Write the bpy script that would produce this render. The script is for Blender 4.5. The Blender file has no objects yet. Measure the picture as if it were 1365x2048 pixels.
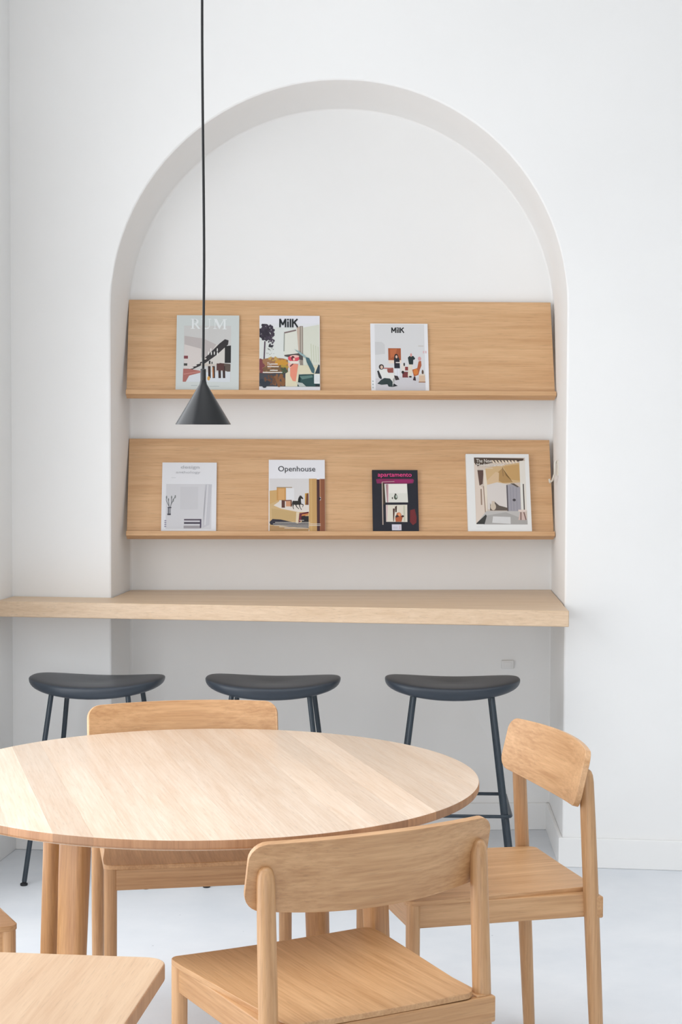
import bpy, bmesh, math, random
from mathutils import Vector, Matrix

random.seed(7)
scene = bpy.context.scene
COL = scene.collection
PI = math.pi

# ------------------------------------------------------------------ camera
cam_d = bpy.data.cameras.new('camera')
cam = bpy.data.objects.new('camera', cam_d)
COL.objects.link(cam)
cam_d.sensor_fit = 'VERTICAL'
cam_d.sensor_height = 36.0
cam_d.lens = 36.0 * 3450.0 / 2048.0
cam_d.clip_start = 0.05
cam_d.clip_end = 60
PITCH = math.atan(162.0 / 3450.0)
cam.matrix_world = (Matrix.Translation((0, 0, 1.5)) @ Matrix.Rotation(PI / 2 - PITCH, 4, 'X')
                    @ Matrix.Rotation(0.0035, 4, 'Z'))
scene.camera = cam

# ------------------------------------------------------------------ sky, daylight, exposure
world = bpy.data.worlds.new('sky')
scene.world = world
world.use_nodes = True
wbg = world.node_tree.nodes['Background']
wbg.inputs['Color'].default_value = (0.88, 0.94, 1.0, 1)
wbg.inputs['Strength'].default_value = 1.0

def area(name, loc, look, sx, sy, power, col):
    d = bpy.data.lights.new(name, 'AREA')
    d.shape = 'RECTANGLE'; d.size = sx; d.size_y = sy
    d.energy = power; d.color = col
    o = bpy.data.objects.new(name, d)
    COL.objects.link(o)
    o.location = loc
    o.rotation_euler = (Vector(look) - Vector(loc)).to_track_quat('-Z', 'Y').to_euler()
    return o

# daylight entering through the tall side windows on the left and the shopfront behind the camera
area('daylight_side', (-1.58, 3.6, 1.4), (1.0, 3.6, 1.38), 3.3, 2.6, 66, (0.975, 0.985, 1.0))
area('daylight_shopfront', (-0.3, -6.2, 1.0), (-0.3, 3.0, 0.85), 4.6, 1.9, 125, (0.985, 0.99, 1.0))
area('overhead_fill', (0.2, 3.3, 3.42), (0.2, 3.3, 0.0), 3.0, 3.0, 27, (0.98, 0.99, 1.0)).data.spread = math.radians(100)  # added overhead fill below a closed ceiling, narrowed to brighten table, seats and floor

scene.view_settings.view_transform = 'Standard'
scene.view_settings.look = 'None'
scene.view_settings.gamma = 1.0
scene.view_settings.use_curve_mapping = False
scene.view_settings.exposure = -0.2

# ------------------------------------------------------------------ materials
def lin(r, g, b):
    f = lambda c: (c / 12.92 if c <= 0.04045 else ((c + 0.055) / 1.055) ** 2.4)
    return (f(r / 255.0), f(g / 255.0), f(b / 255.0), 1.0)

def new_mat(name):
    m = bpy.data.materials.new(name)
    m.use_nodes = True
    nt = m.node_tree
    return m, nt, nt.nodes['Principled BSDF']

def plain(name, rgb, rough=0.5, metal=0.0, spec=0.5):
    m, nt, b = new_mat(name)
    b.inputs['Base Color'].default_value = lin(*rgb)
    b.inputs['Roughness'].default_value = rough
    b.inputs['Metallic'].default_value = metal
    b.inputs['Specular IOR Level'].default_value = spec
    return m

def mottled(name, a, b_, scale, rough, bump=0.0, detail=6.0, specks=None):
    m, nt, b = new_mat(name)
    N = nt.nodes; L = nt.links
    tc = N.new('ShaderNodeTexCoord')
    no = N.new('ShaderNodeTexNoise')
    no.inputs['Scale'].default_value = scale; no.inputs['Detail'].default_value = detail
    no.inputs['Roughness'].default_value = 0.6
    L.new(tc.outputs['Object'], no.inputs['Vector'])
    cr = N.new('ShaderNodeValToRGB')
    cr.color_ramp.elements[0].position = 0.32; cr.color_ramp.elements[0].color = lin(*a)
    cr.color_ramp.elements[1].position = 0.70; cr.color_ramp.elements[1].color = lin(*b_)
    L.new(no.outputs['Fac'], cr.inputs['Fac'])
    out = cr.outputs['Color']
    if specks:
        vo = N.new('ShaderNodeTexVoronoi'); vo.inputs['Scale'].default_value = 9.0
        L.new(tc.outputs['Object'], vo.inputs['Vector'])
        lt = N.new('ShaderNodeMath'); lt.operation = 'LESS_THAN'; lt.inputs[1].default_value = 0.025
        L.new(vo.outputs['Distance'], lt.inputs[0])
        mx = N.new('ShaderNodeMix'); mx.data_type = 'RGBA'
        L.new(lt.outputs[0], mx.inputs['Factor']); L.new(out, mx.inputs['A'])
        mx.inputs['B'].default_value = lin(*specks)
        out = mx.outputs['Result']
    L.new(out, b.inputs['Base Color'])
    b.inputs['Roughness'].default_value = rough
    if bump:
        n2 = N.new('ShaderNodeTexNoise'); n2.inputs['Scale'].default_value = scale * 9
        n2.inputs['Detail'].default_value = 4
        L.new(tc.outputs['Object'], n2.inputs['Vector'])
        bp = N.new('ShaderNodeBump'); bp.inputs['Strength'].default_value = bump
        bp.inputs['Distance'].default_value = 0.004
        L.new(n2.outputs['Fac'], bp.inputs['Height'])
        L.new(bp.outputs['Normal'], b.inputs['Normal'])
    return m

def wood(name, axis, light, dark, rough=0.42, tone=0.12, fine=1.0, figure=0.5):
    """oak with the grain running along the object's own axis 0, 1 or 2"""
    m, nt, b = new_mat(name)
    N = nt.nodes; L = nt.links
    tc = N.new('ShaderNodeTexCoord')
    oi = N.new('ShaderNodeObjectInfo')
    ad = N.new('ShaderNodeVectorMath'); ad.operation = 'MULTIPLY_ADD'
    cmb = N.new('ShaderNodeCombineXYZ')
    for k in range(3):
        L.new(oi.outputs['Random'], cmb.inputs[k])
    ad.inputs[1].default_value = (11.3, 7.1, 5.7)
    L.new(cmb.outputs[0], ad.inputs[0]); L.new(tc.outputs['Object'], ad.inputs[2])
    def stretched(cross, along):
        mp = N.new('ShaderNodeMapping')
        s = [cross] * 3; s[axis] = along
        mp.inputs['Scale'].default_value = s
        L.new(ad.outputs[0], mp.inputs['Vector'])
        return mp
    broad = N.new('ShaderNodeTexNoise'); broad.inputs['Scale'].default_value = 1.0
    broad.inputs['Detail'].default_value = 3; broad.inputs['Distortion'].default_value = 0.6
    L.new(stretched(26, 1.6).outputs[0], broad.inputs['Vector'])
    fineN = N.new('ShaderNodeTexNoise'); fineN.inputs['Scale'].default_value = 1.0
    fineN.inputs['Detail'].default_value = 5
    L.new(stretched(190, 7).outputs[0], fineN.inputs['Vector'])
    pores = N.new('ShaderNodeTexNoise'); pores.inputs['Scale'].default_value = 1.0
    pores.inputs['Detail'].default_value = 2
    L.new(stretched(420, 22).outputs[0], pores.inputs['Vector'])
    mixf = N.new('ShaderNodeMix'); mixf.data_type = 'FLOAT'; mixf.inputs['Factor'].default_value = figure
    L.new(fineN.outputs['Fac'], mixf.inputs['A']); L.new(broad.outputs['Fac'], mixf.inputs['B'])
    cr = N.new('ShaderNodeValToRGB')
    cr.color_ramp.elements[0].position = 0.33; cr.color_ramp.elements[0].color = lin(*dark)
    cr.color_ramp.elements[1].position = 0.66; cr.color_ramp.elements[1].color = lin(*light)
    L.new(mixf.outputs['Result'], cr.inputs['Fac'])
    pr = N.new('ShaderNodeMapRange'); pr.inputs['From Min'].default_value = 0.28; pr.inputs['From Max'].default_value = 0.42
    pr.inputs['To Min'].default_value = 1.0 - 0.14 * fine; pr.inputs['To Max'].default_value = 1.0
    L.new(pores.outputs['Fac'], pr.inputs['Value'])
    tr = N.new('ShaderNodeMapRange')
    tr.inputs['To Min'].default_value = 1.0 - tone; tr.inputs['To Max'].default_value = 1.0 + tone * 0.4
    L.new(oi.outputs['Random'], tr.inputs['Value'])
    ml = N.new('ShaderNodeMath'); ml.operation = 'MULTIPLY'
    L.new(pr.outputs[0], ml.inputs[0]); L.new(tr.outputs[0], ml.inputs[1])
    sc = N.new('ShaderNodeVectorMath'); sc.operation = 'SCALE'
    L.new(cr.outputs['Color'], sc.inputs[0]); L.new(ml.outputs[0], sc.inputs['Scale'])
    L.new(sc.outputs[0], b.inputs['Base Color'])
    b.inputs['Roughness'].default_value = rough
    b.inputs['Specular IOR Level'].default_value = 0.75
    bp = N.new('ShaderNodeBump'); bp.inputs['Strength'].default_value = 0.08; bp.inputs['Distance'].default_value = 0.001
    L.new(fineN.outputs['Fac'], bp.inputs['Height']); L.new(bp.outputs['Normal'], b.inputs['Normal'])
    return m

OAK_L, OAK_D = (216, 171, 124), (182, 134, 87)
oakx = wood('oak_grain_x', 0, OAK_L, OAK_D, tone=0.05)
oaky = wood('oak_grain_y', 1, OAK_L, OAK_D, tone=0.05)
oakz = wood('oak_grain_z', 2, OAK_L, OAK_D, tone=0.05)
shelf_oak = wood('shelf_oak', 0, (222, 180, 134), (200, 153, 106), rough=0.5, tone=0.03)
counter_oak = wood('counter_oak', 0, (231, 204, 174), (212, 181, 147), rough=0.45, tone=0.03)
table_oak = wood('table_oak', 1, (232, 212, 192), (216, 188, 162), rough=0.34, tone=0.14, figure=0.4)
table_oak2 = wood('square_table_oak', 1, (222, 190, 156), (204, 166, 130), rough=0.4, tone=0.03)
table_rim = wood('table_rim_shaded', 2, (196, 146, 104), (166, 116, 76), rough=0.5, tone=0.25, figure=0.6)  # edge wood: end grain, darkened further with the rim's shade in the colour
table_leg_oak = wood('table_leg_oak', 2, (206, 154, 98), (168, 114, 64), rough=0.42, tone=0.08)
plaster = mottled('white_plaster', (243, 243, 242), (247, 247, 246), 1.4, 0.75, bump=0.03)
paint_white = plain('baseboard_white', (243, 243, 242), 0.5)
concrete = mottled('pale_concrete', (222, 227, 233), (236, 239, 243), 2.2, 0.5, bump=0.05, specks=(190, 194, 200))
black_metal = plain('black_lamp_metal', (12, 14, 18), 0.30, spec=0.6)
cord_black = plain('black_cord', (16, 17, 20), 0.6)
stool_shell = plain('stool_shell_charcoal', (50, 58, 68), 0.36)
stool_steel = plain('stool_steel_charcoal', (40, 52, 62), 0.35)
rubber = plain('dark_glide', (30, 32, 36), 0.6)
paper = plain('paper_pages', (236, 234, 228), 0.7)
cream = plain('cream_metal', (222, 218, 206), 0.4)
plastic = plain('socket_plastic', (236, 236, 235), 0.4)
ALU = plain('window_frame_white', (225, 226, 228), 0.4)

# ------------------------------------------------------------------ helpers
def link(name, me, mat, parent=None):
    o = bpy.data.objects.new(name, me)
    COL.objects.link(o)
    if mat is not None and not me.materials:
        me.materials.append(mat)
    if parent: o.parent = parent
    return o

def build(name, bm, mat, parent=None, smooth=True, bevel=0.0, segs=2, angle=40):
    bmesh.ops.recalc_face_normals(bm, faces=bm.faces[:])
    me = bpy.data.meshes.new(name)
    bm.to_mesh(me); bm.free()
    o = link(name, me, mat, parent)
    if smooth:
        for p in me.polygons: p.use_smooth = True
        me.set_sharp_from_angle(angle=math.radians(angle))
    if bevel:
        md = o.modifiers.new('bevel', 'BEVEL')
        md.width = bevel; md.segments = segs; md.limit_method = 'ANGLE'
        md.angle_limit = math.radians(35); md.harden_normals = False
    return o

def thing(name, label, cat, loc=(0, 0, 0), rot=(0, 0, 0), group=None):
    o = bpy.data.objects.new(name, None)
    o.empty_display_size = 0.1
    COL.objects.link(o)
    o.location = loc; o.rotation_euler = rot
    tag(o, label, cat, group)
    return o

def tag(o, label, cat, group=None):
    o['label'] = label; o['category'] = cat
    if group: o['group'] = group
    return o

def structure(o):
    o['kind'] = 'structure'
    return o

def add_box(bm, x0, x1, y0, y1, z0, z1):
    v = [bm.verts.new((x, y, z)) for z in (z0, z1) for y in (y0, y1) for x in (x0, x1)]
    for f in ((0, 1, 3, 2), (4, 6, 7, 5), (0, 4, 5, 1), (2, 3, 7, 6), (0, 2, 6, 4), (1, 5, 7, 3)):
        bm.faces.new([v[i] for i in f])

def add_prism(bm, pts, z0, z1):
    lo = [bm.verts.new((x, y, z0)) for x, y in pts]
    hi = [bm.verts.new((x, y, z1)) for x, y in pts]
    n = len(pts)
    bm.faces.new(lo[::-1]); bm.faces.new(hi)
    for i in range(n):
        bm.faces.new((lo[i], lo[(i + 1) % n], hi[(i + 1) % n], hi[i]))

def frame_of(d):
    d = d.normalized()
    a = Vector((0, 1, 0)) if abs(d.y) < 0.9 else Vector((1, 0, 0))
    u = a.cross(d).normalized()
    return u, d.cross(u).normalized()

def add_rings(bm, rings, cap0=True, cap1=True, closed=False):
    rv = [[bm.verts.new(p) for p in r] for r in rings]
    n = len(rv[0])
    k = len(rv)
    for i in range(k if closed else k - 1):
        A, B = rv[i], rv[(i + 1) % k]
        for j in range(n):
            bm.faces.new((A[j], A[(j + 1) % n], B[(j + 1) % n], B[j]))
    if not closed:
        if cap0: bm.faces.new(rv[0][::-1])
        if cap1: bm.faces.new(rv[-1])

def add_rod(bm, stations, n=20):
    """stations: list of (point, radius) along a roughly straight rod"""
    pts = [Vector(p) for p, r in stations]
    u, w = frame_of(pts[-1] - pts[0])
    add_rings(bm, [[p + (u * math.cos(2 * PI * j / n) + w * math.sin(2 * PI * j / n)) * r for j in range(n)]
                   for p, (_, r) in zip(pts, stations)])

def add_tube(bm, path, r, n=12, closed=False):
    path = [Vector(p) for p in path]
    rings = []
    k = len(path)
    prev = None
    for i, p in enumerate(path):
        if closed: d = path[(i + 1) % k] - path[i - 1]
        else: d = path[min(i + 1, k - 1)] - path[max(i - 1, 0)]
        d.normalize()
        if prev is None: u, w = frame_of(d)
        else:
            u = (prev - d * prev.dot(d)).normalized(); w = d.cross(u)
        prev = u
        rings.append([p + (u * math.cos(2 * PI * j / n) + w * math.sin(2 * PI * j / n)) * r for j in range(n)])
    add_rings(bm, rings, closed=closed)

def add_lathe(bm, prof, n=48, cx=0, cy=0):
    rings = []
    for r, z in prof:
        rings.append([Vector((cx + r * math.cos(2 * PI * j / n), cy + r * math.sin(2 * PI * j / n), z)) for j in range(n)])
    add_rings(bm, rings)

def add_plate(bm, us, lo, hi, rows, fn, t):
    """curved plate: columns us, row extents lo(u)..hi(u), fn(u, v, s) -> point, s = -t/2 .. t/2"""
    nu = len(us)
    grid = {}
    for s in (0, 1):
        off = (-t / 2, t / 2)[s]
        for i, u in enumerate(us):
            a, b = lo(u), hi(u)
            for j in range(rows + 1):
                v = a + (b - a) * j / rows
                grid[s, i, j] = bm.verts.new(fn(u, v, off))
    for s in (0, 1):
        for i in range(nu - 1):
            for j in range(rows):
                bm.faces.new((grid[s, i, j], grid[s, i + 1, j], grid[s, i + 1, j + 1], grid[s, i, j + 1]))
    for i in range(nu - 1):
        for j in (0, rows):
            bm.faces.new((grid[0, i, j], grid[0, i + 1, j], grid[1, i + 1, j], grid[1, i, j]))
    for j in range(rows):
        for i in (0, nu - 1):
            bm.faces.new((grid[0, i, j], grid[0, i, j + 1], grid[1, i, j + 1], grid[1, i, j]))

def end_columns(half, r, mid):
    """column positions denser over the rounded ends"""
    e = [half - r + r * math.sin(PI / 2 * k / 6) for k in range(1, 7)]
    m = [-(half - r) + 2 * (half - r) * k / mid for k in range(mid + 1)]
    return [-x for x in e[::-1]] + m + e

def corner_inset(u, half, r):
    d = half - abs(u)
    return 0.0 if d >= r else r - math.sqrt(max(0.0, r * r - (r - d) ** 2))

def copy_thing(root, label=None):
    r = root.copy(); COL.objects.link(r)
    if label: r['label'] = label
    for ch in list(root.children):
        c = ch.copy(); COL.objects.link(c); c.parent = r
        for g in list(ch.children):
            d = g.copy(); COL.objects.link(d); d.parent = c
    return r

# ------------------------------------------------------------------ room shell
CEIL = 3.45
def FY(x): return 5.989 - 0.117 * x          # front face of the old wall (slightly skewed)
def BY(x): return 6.421 + 0.046 * x          # back face of the niche
NL, NR = -0.8138, 0.7690                     # niche edges on the front face
BL, BR = -0.7820, 0.7910                     # niche edges on the back face
LC = -1.171                                  # corner with the left wall
RX = 5.0
SPR, APEX = 1.923, 2.706

bm = bmesh.new()
NA = 48
def arch(xl, xr, spr, apex, yf):
    c, rx, rz = (xl + xr) / 2, (xr - xl) / 2, apex - spr
    pts = [(xl, 0.0), (xl, spr * 0.5)]
    for k in range(NA + 1):
        a = PI - PI * k / NA
        pts.append((c + rx * math.cos(a), spr + rz * math.sin(a)))
    pts += [(xr, spr * 0.5), (xr, 0.0)]
    return [Vector((x, yf(x), z)) for x, z in pts]
fr = arch(NL, NR, SPR, APEX, FY)
bk = arch(BL, BR, SPR, APEX - 0.02, BY)
fv = [bm.verts.new(p) for p in fr]
bv = [bm.verts.new(p) for p in bk]
n = len(fr)
reveal = []
for i in range(n - 1):
    reveal.append(bm.faces.new((fv[i], fv[i + 1], bv[i + 1], bv[i])))
# back of niche
cb = bm.verts.new((0.0, BY(0.0), 1.2))
for i in range(n - 1): bm.faces.new((bv[i], bv[i + 1], cb))
bm.faces.new((bv[-1], bv[0], cb))
# front face around the opening
tops = [bm.verts.new((p.x, FY(p.x), CEIL)) for p in fr]
lt = [bm.verts.new((LC, FY(LC), p.z)) for p in fr[:3]]
rt = [bm.verts.new((RX, FY(RX), p.z)) for p in fr[-3:]]
for i in range(2): bm.faces.new((lt[i], lt[i + 1], fv[i + 1], fv[i]))
for i in range(2): bm.faces.new((rt[i], rt[i + 1], fv[n - 2 + i], fv[n - 3 + i]))
for i in range(2, n - 3):
    bm.faces.new((fv[i], fv[i + 1], tops[i + 1], tops[i]))
ltc = bm.verts.new((LC, FY(LC), CEIL)); rtc = bm.verts.new((RX, FY(RX), CEIL))
bm.faces.new((lt[2], ltc, tops[2], fv[2]))
bm.faces.new((rt[0], rtc, tops[n - 3], fv[n - 3]))
wall = structure(build('wall_back', bm, plaster, smooth=True, angle=30, bevel=0.006, segs=2))

def LW(y): return LC - 0.13 * (FY(LC) - y)    # left wall leans outwards towards the street
Y0 = -6.5
YW0, YW1, ZW0, ZW1 = 1.95, 5.4, 0.2, 3.1     # side window opening
bm = bmesh.new()
def quad(bm, pts): bm.faces.new([bm.verts.new(p) for p in pts])
ys = [FY(LC), YW1, YW0, Y0]; zs = [0, ZW0, ZW1, CEIL]
for i in range(3):
    for j in range(3):
        if i == 1 and j == 1: continue
        quad(bm, [(LW(ys[i]), ys[i], zs[j]), (LW(ys[i + 1]), ys[i + 1], zs[j]),
                  (LW(ys[i + 1]), ys[i + 1], zs[j + 1]), (LW(ys[i]), ys[i], zs[j + 1])])
structure(build('wall_left', bm, plaster, smooth=False))
bm = bmesh.new()
quad(bm, [(RX, Y0, 0), (RX, FY(RX), 0), (RX, FY(RX), CEIL), (RX, Y0, CEIL)])
structure(build('wall_right', bm, plaster, smooth=False))
bm = bmesh.new()
xs = [LW(Y0), -2.6, 2.1, RX]; zs = [0, 0.5, 3.2, CEIL]
for i in range(3):
    for j in range(3):
        if i == 1 and j == 1: continue
        quad(bm, [(xs[i], Y0, zs[j]), (xs[i + 1], Y0, zs[j]), (xs[i + 1], Y0, zs[j + 1]), (xs[i], Y0, zs[j + 1])])
structure(build('wall_street', bm, plaster, smooth=False))
bm = bmesh.new()
add_box(bm, -3.1, RX + 0.1, Y0 - 0.1, 6.7, -0.1, 0.0)
structure(build('floor', bm, concrete, smooth=False))
bm = bmesh.new()
add_box(bm, -3.1, RX + 0.1, Y0 - 0.1, 6.7, CEIL, CEIL + 0.1)
structure(build('ceiling', bm, plaster, smooth=False))

# window frames (outside the picture, where the daylight comes in)
def bar_between(bm, p, q, w, d):
    p, q = Vector(p), Vector(q)
    u, v = frame_of(q - p)
    rings = []
    for c in (p, q):
        rings.append([c + u * (sx * w) + v * (sy * d) for sx, sy in ((-1, -1), (1, -1), (1, 1), (-1, 1))])
    add_rings(bm, rings)
bm = bmesh.new()
P = lambda y, z: (LW(y), y, z)
for a, b in ((P(YW0, ZW0), P(YW1, ZW0)), (P(YW0, ZW1), P(YW1, ZW1)), (P(YW0, ZW0), P(YW0, ZW1)),
             (P(YW1, ZW0), P(YW1, ZW1))):
    bar_between(bm, a, b, 0.03, 0.03)
structure(build('window_1', bm, ALU, smooth=False))
bm = bmesh.new()
Q = lambda x, z: (x, Y0, z)
for a, b in ((Q(-2.6, 0.5), Q(2.1, 0.5)), (Q(-2.6, 3.2), Q(2.1, 3.2)), (Q(-2.6, 0.5), Q(-2.6, 3.2)), (Q(2.1, 0.5), Q(2.1, 3.2))):
    bar_between(bm, a, b, 0.03, 0.03)
structure(build('window_2', bm, ALU, smooth=False))

# baseboards
BH, BT = 0.102, 0.013
def baseboard(name, a, b, ext0=0.0, ext1=0.0):
    a, b = Vector((a[0], a[1], 0)), Vector((b[0], b[1], 0))
    d = (b - a).normalized()
    nrm = Vector((-d.y, d.x, 0))                  # side the room is on (left of a -> b)
    a = a - d * ext0; b = b + d * ext1
    bm = bmesh.new()
    pts = [a, b, b + nrm * BT, a + nrm * BT]
    add_prism(bm, [(p.x, p.y) for p in pts], 0.0, BH)
    return structure(build(name, bm, paint_white, smooth=False, bevel=0.003, segs=2))
baseboard('baseboard_right', (RX, FY(RX)), (NR, FY(NR)), 0, BT)
baseboard('baseboard_jamb_right', (NR, FY(NR)), (BR, BY(BR)))
baseboard('baseboard_niche', (BR, BY(BR)), (BL, BY(BL)))
baseboard('baseboard_jamb_left', (BL, BY(BL)), (NL, FY(NL)), 0, BT)
baseboard('baseboard_pier', (NL, FY(NL)), (LC, FY(LC)), BT, 0)
baseboard('baseboard_left', (LC, FY(LC)), (LW(Y0), Y0))

# ------------------------------------------------------------------ counter
bm = bmesh.new()
g = 0.002
add_prism(bm, [(-1.196, 5.945), (0.757, 5.690), (0.7625, FY(0.7625) - g), (NR - 0.004, FY(NR) + 0.004),
               (BR - g, BY(BR) - g), (BL + g, BY(BL) - g), (NL + 0.004, FY(NL) - g), (LC + 0.004, FY(LC) - g)],
          0.854, 0.908)
counter = build('counter', bm, counter_oak, smooth=True, bevel=0.0025, segs=2)
tag(counter, 'long pale oak wall counter running through the arched niche above the stools', 'counter')

# ------------------------------------------------------------------ magazine shelves
TILT = math.radians(19.4)
SKEW = math.atan(0.046)
def shelf(z, label):
    t = thing('magazine_shelf', label, 'shelf', (0.002, 6.278, z), (-TILT, 0, SKEW * 0.9), 'oak magazine shelves in the niche')
    bm = bmesh.new(); add_box(bm, -0.780, 0.779, 0.0, 0.018, -0.018, 0.3625)
    build('back_panel', bm, shelf_oak, t, bevel=0.0012)
    bm = bmesh.new(); add_box(bm, -0.780, 0.779, -0.030, -0.0002, -0.018, 0.0)
    build('ledge', bm, shelf_oak, t, bevel=0.0015)
    return t
shelf_hi = shelf(1.6375, 'upper tilted oak magazine shelf holding three magazines, under the arch')
shelf_lo = shelf(1.1275, 'lower tilted oak magazine shelf holding four magazines, above the counter')

# ------------------------------------------------------------------ magazines
MATS = {}
def ink(rgb):
    k = tuple(int(c) for c in rgb)
    if k not in MATS:
        MATS[k] = plain('ink_%d_%d_%d' % k, k, 0.45, spec=0.35)
    return MATS[k]

def text_mesh(body, size, bold=0.0, spacing=1.0):
    cu = bpy.data.curves.new('text', 'FONT')
    cu.body = body; cu.size = size; cu.offset = bold; cu.space_character = spacing
    cu.resolution_u = 3
    o = bpy.data.objects.new('text', cu)
    COL.objects.link(o)
    bpy.context.view_layer.update()
    me = bpy.data.meshes.new_from_object(o.evaluated_get(bpy.context.evaluated_depsgraph_get()))
    bpy.data.objects.remove(o)
    return me

class Cover:
    """a magazine leaning on a shelf; art is given in the coordinates of its own cover sketch"""
    def __init__(s, shelf_o, label, x, w, h, t, frame, cover_rgb, side_rgb=None, spin=0.0):
        s.w, s.h, s.t = w, h, t
        R = shelf_o.matrix_basis
        loc = R @ Vector((x, -0.0004, 0.0006))
        s.o = thing('magazine', label, 'magazine', loc, shelf_o.rotation_euler, 'magazines on the oak shelves')
        bm = bmesh.new(); add_box(bm, -w / 2 + 0.001, w / 2 - 0.0015, -t + 0.0006, -0.0006, 0.0012, h - 0.0012)
        build('pages', bm, ink(side_rgb) if side_rgb else paper, s.o, smooth=False)
        bm = bmesh.new()
        add_box(bm, -w / 2, w / 2, -t, -t + 0.0005, 0, h)
        add_box(bm, -w / 2, w / 2, -0.0005, 0, 0, h)
        add_box(bm, -w / 2, -w / 2 + 0.0006, -t + 0.0005, -0.0005, 0, h)
        build('cover', bm, ink(cover_rgb), s.o, smooth=False)
        (x0, y0), (x1, y1) = frame                   # top-left and bottom-right of the sketch
        s.x0, s.y0 = x0, y0
        s.sx, s.sy = w / (x1 - x0), h / (y1 - y0)
        s.polys = []
    def pt(s, p):
        return (-s.w / 2 + (p[0] - s.x0) * s.sx, s.h - (p[1] - s.y0) * s.sy)
    def poly(s, rgb, *pts): s.polys.append((rgb, [s.pt(p) for p in pts]))
    def rect(s, rgb, a, b, c, d): s.poly(rgb, (a, b), (c, b), (c, d), (a, d))
    def blob(s, rgb, cx, cy, rx, ry, n=14, a0=0.0):
        s.poly(rgb, *[(cx + rx * math.cos(a0 + 2 * PI * k / n), cy + ry * math.sin(a0 + 2 * PI * k / n)) for k in range(n)])
    def line(s, rgb, a, b, wd):
        dx, dy = b[0] - a[0], b[1] - a[1]; l = math.hypot(dx, dy) or 1
        ox, oy = -dy / l * wd / 2, dx / l * wd / 2
        s.poly(rgb, (a[0] + ox, a[1] + oy), (b[0] + ox, b[1] + oy), (b[0] - ox, b[1] - oy), (a[0] - ox, a[1] - oy))
    def leaves(s, rgb, cx, cy, rx, ry, n, r, seed):
        rd = random.Random(seed)
        for _ in range(n):
            a = rd.random() * 2 * PI; q = math.sqrt(rd.random())
            s.blob(rgb, cx + rx * q * math.cos(a), cy + ry * q * math.sin(a), r * rd.uniform(.5, 1.2), r * rd.uniform(.5, 1.2), 7, rd.random())
    def finish(s):
        if not s.polys: return
        bm = bmesh.new(); mats = []
        for i, (rgb, pts) in enumerate(s.polys):
            m = ink(rgb)
            if m not in mats: mats.append(m)
            vs = [bm.verts.new((max(-s.w / 2 + .0003, min(s.w / 2 - .0003, x)), -s.t - 0.00012 - i * 0.000005,
                                max(.0003, min(s.h - .0003, z)))) for x, z in pts]
            f = bm.faces.new(vs); f.material_index = mats.index(m)
        me = bpy.data.meshes.new('cover_picture')
        bmesh.ops.triangulate(bm, faces=bm.faces[:])
        bm.to_mesh(me); bm.free()
        for m in mats: me.materials.append(m)
        o = bpy.data.objects.new('cover_picture', me); COL.objects.link(o); o.parent = s.o
        return o
    def title(s, body, rgb, a, b, c, d, bold=0.0, name='title', serif=False):
        """fit text into the sketch rectangle a,b - c,d"""
        me = text_mesh(body, 1.0, bold)
        xs = [v.co.x for v in me.vertices]; ys = [v.co.y for v in me.vertices]
        X0, Z1 = s.pt((a, b)); X1, Z0 = s.pt((c, d))
        kx = (X1 - X0) / (max(xs) - min(xs)); kz = (Z1 - Z0) / (max(ys) - min(ys))
        mx, my = min(xs), min(ys)
        for v in me.vertices:
            v.co = ((X0 + (v.co.x - mx) * kx), -s.t - 0.0026 * 0.5 - 0.0002, Z0 + (v.co.y - my) * kz)
        me.name = name
        link(name, me, ink(rgb), s.o)

G = lambda v: (v, v, v)
# --- upper shelf, left: pale grey-green cover with stair and dining room
c = Cover(shelf_hi, 'pale grey-green magazine with a dark staircase picture, behind the pendant lamp cord', -0.4885, 0.228, 0.296, 0.012,
          ((95, 95), (1265, 1500)), (208, 214, 212))
c.rect((206, 205, 203), 235, 290, 1115, 1330)
c.poly((190, 182, 180), (245, 480), (600, 530), (840, 640), (700, 880), (250, 880))
c.poly((214, 210, 204), (840, 640), (1000, 640), (1000, 1000), (640, 1000), (700, 860))
c.poly((216, 208, 204), (245, 640), (560, 720), (560, 920), (360, 1080), (245, 1080))
c.poly((52, 48, 50), (1000, 540), (1070, 560), (1060, 640), (840, 840), (620, 1000), (360, 1125), (360, 1085), (560, 960), (700, 820), (900, 620))
for k in range(5):
    c.poly((222, 214, 208), (350 + k * 60, 1070 - k * 42), (420 + k * 60, 1060 - k * 42), (420 + k * 60, 1080 - k * 42), (350 + k * 60, 1095 - k * 42))
c.poly((40, 40, 40), (1000, 670), (1115, 655), (1115, 980), (1000, 980))
c.poly((96, 84, 76), (900, 980), (1110, 1000), (1105, 1160), (1000, 1120))
c.rect((128, 68, 72), 240, 850, 315, 905)
c.rect((70, 70, 66), 240, 990, 305, 1035)
c.poly((172, 108, 100), (230, 1090), (330, 1090), (560, 1130), (560, 1160), (340, 1220), (280, 1330), (225, 1330))
c.line((200, 140, 130), (240, 1190), (560, 1140), 14)
c.poly((214, 219, 224), (560, 1160), (1105, 1140), (1105, 1330), (290, 1330), (350, 1215))
c.poly((206, 196, 186), (560, 985), (860, 1010), (860, 1035), (560, 1040))
for a in (690, 770, 880, 960):
    c.poly((58, 42, 40), (a, 1040), (a + 48, 1040), (a + 55, 1260), (a + 8, 1260))
c.rect((88, 56, 54), 850, 990, 990, 1120)
c.line((190, 120, 60), (780, 1060), (790, 1250), 18)
c.blob((214, 160, 80), 705, 1265, 26, 40)
for a, b_ in ((740, 740), (860, 740), (750, 805), (806, 800), (862, 810), (700, 800)):
    c.blob((232, 230, 226), a, b_, 10, 34)
c.rect((44, 42, 44), 705, 940, 735, 1000); c.rect((44, 42, 44), 755, 960, 775, 1000)
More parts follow.
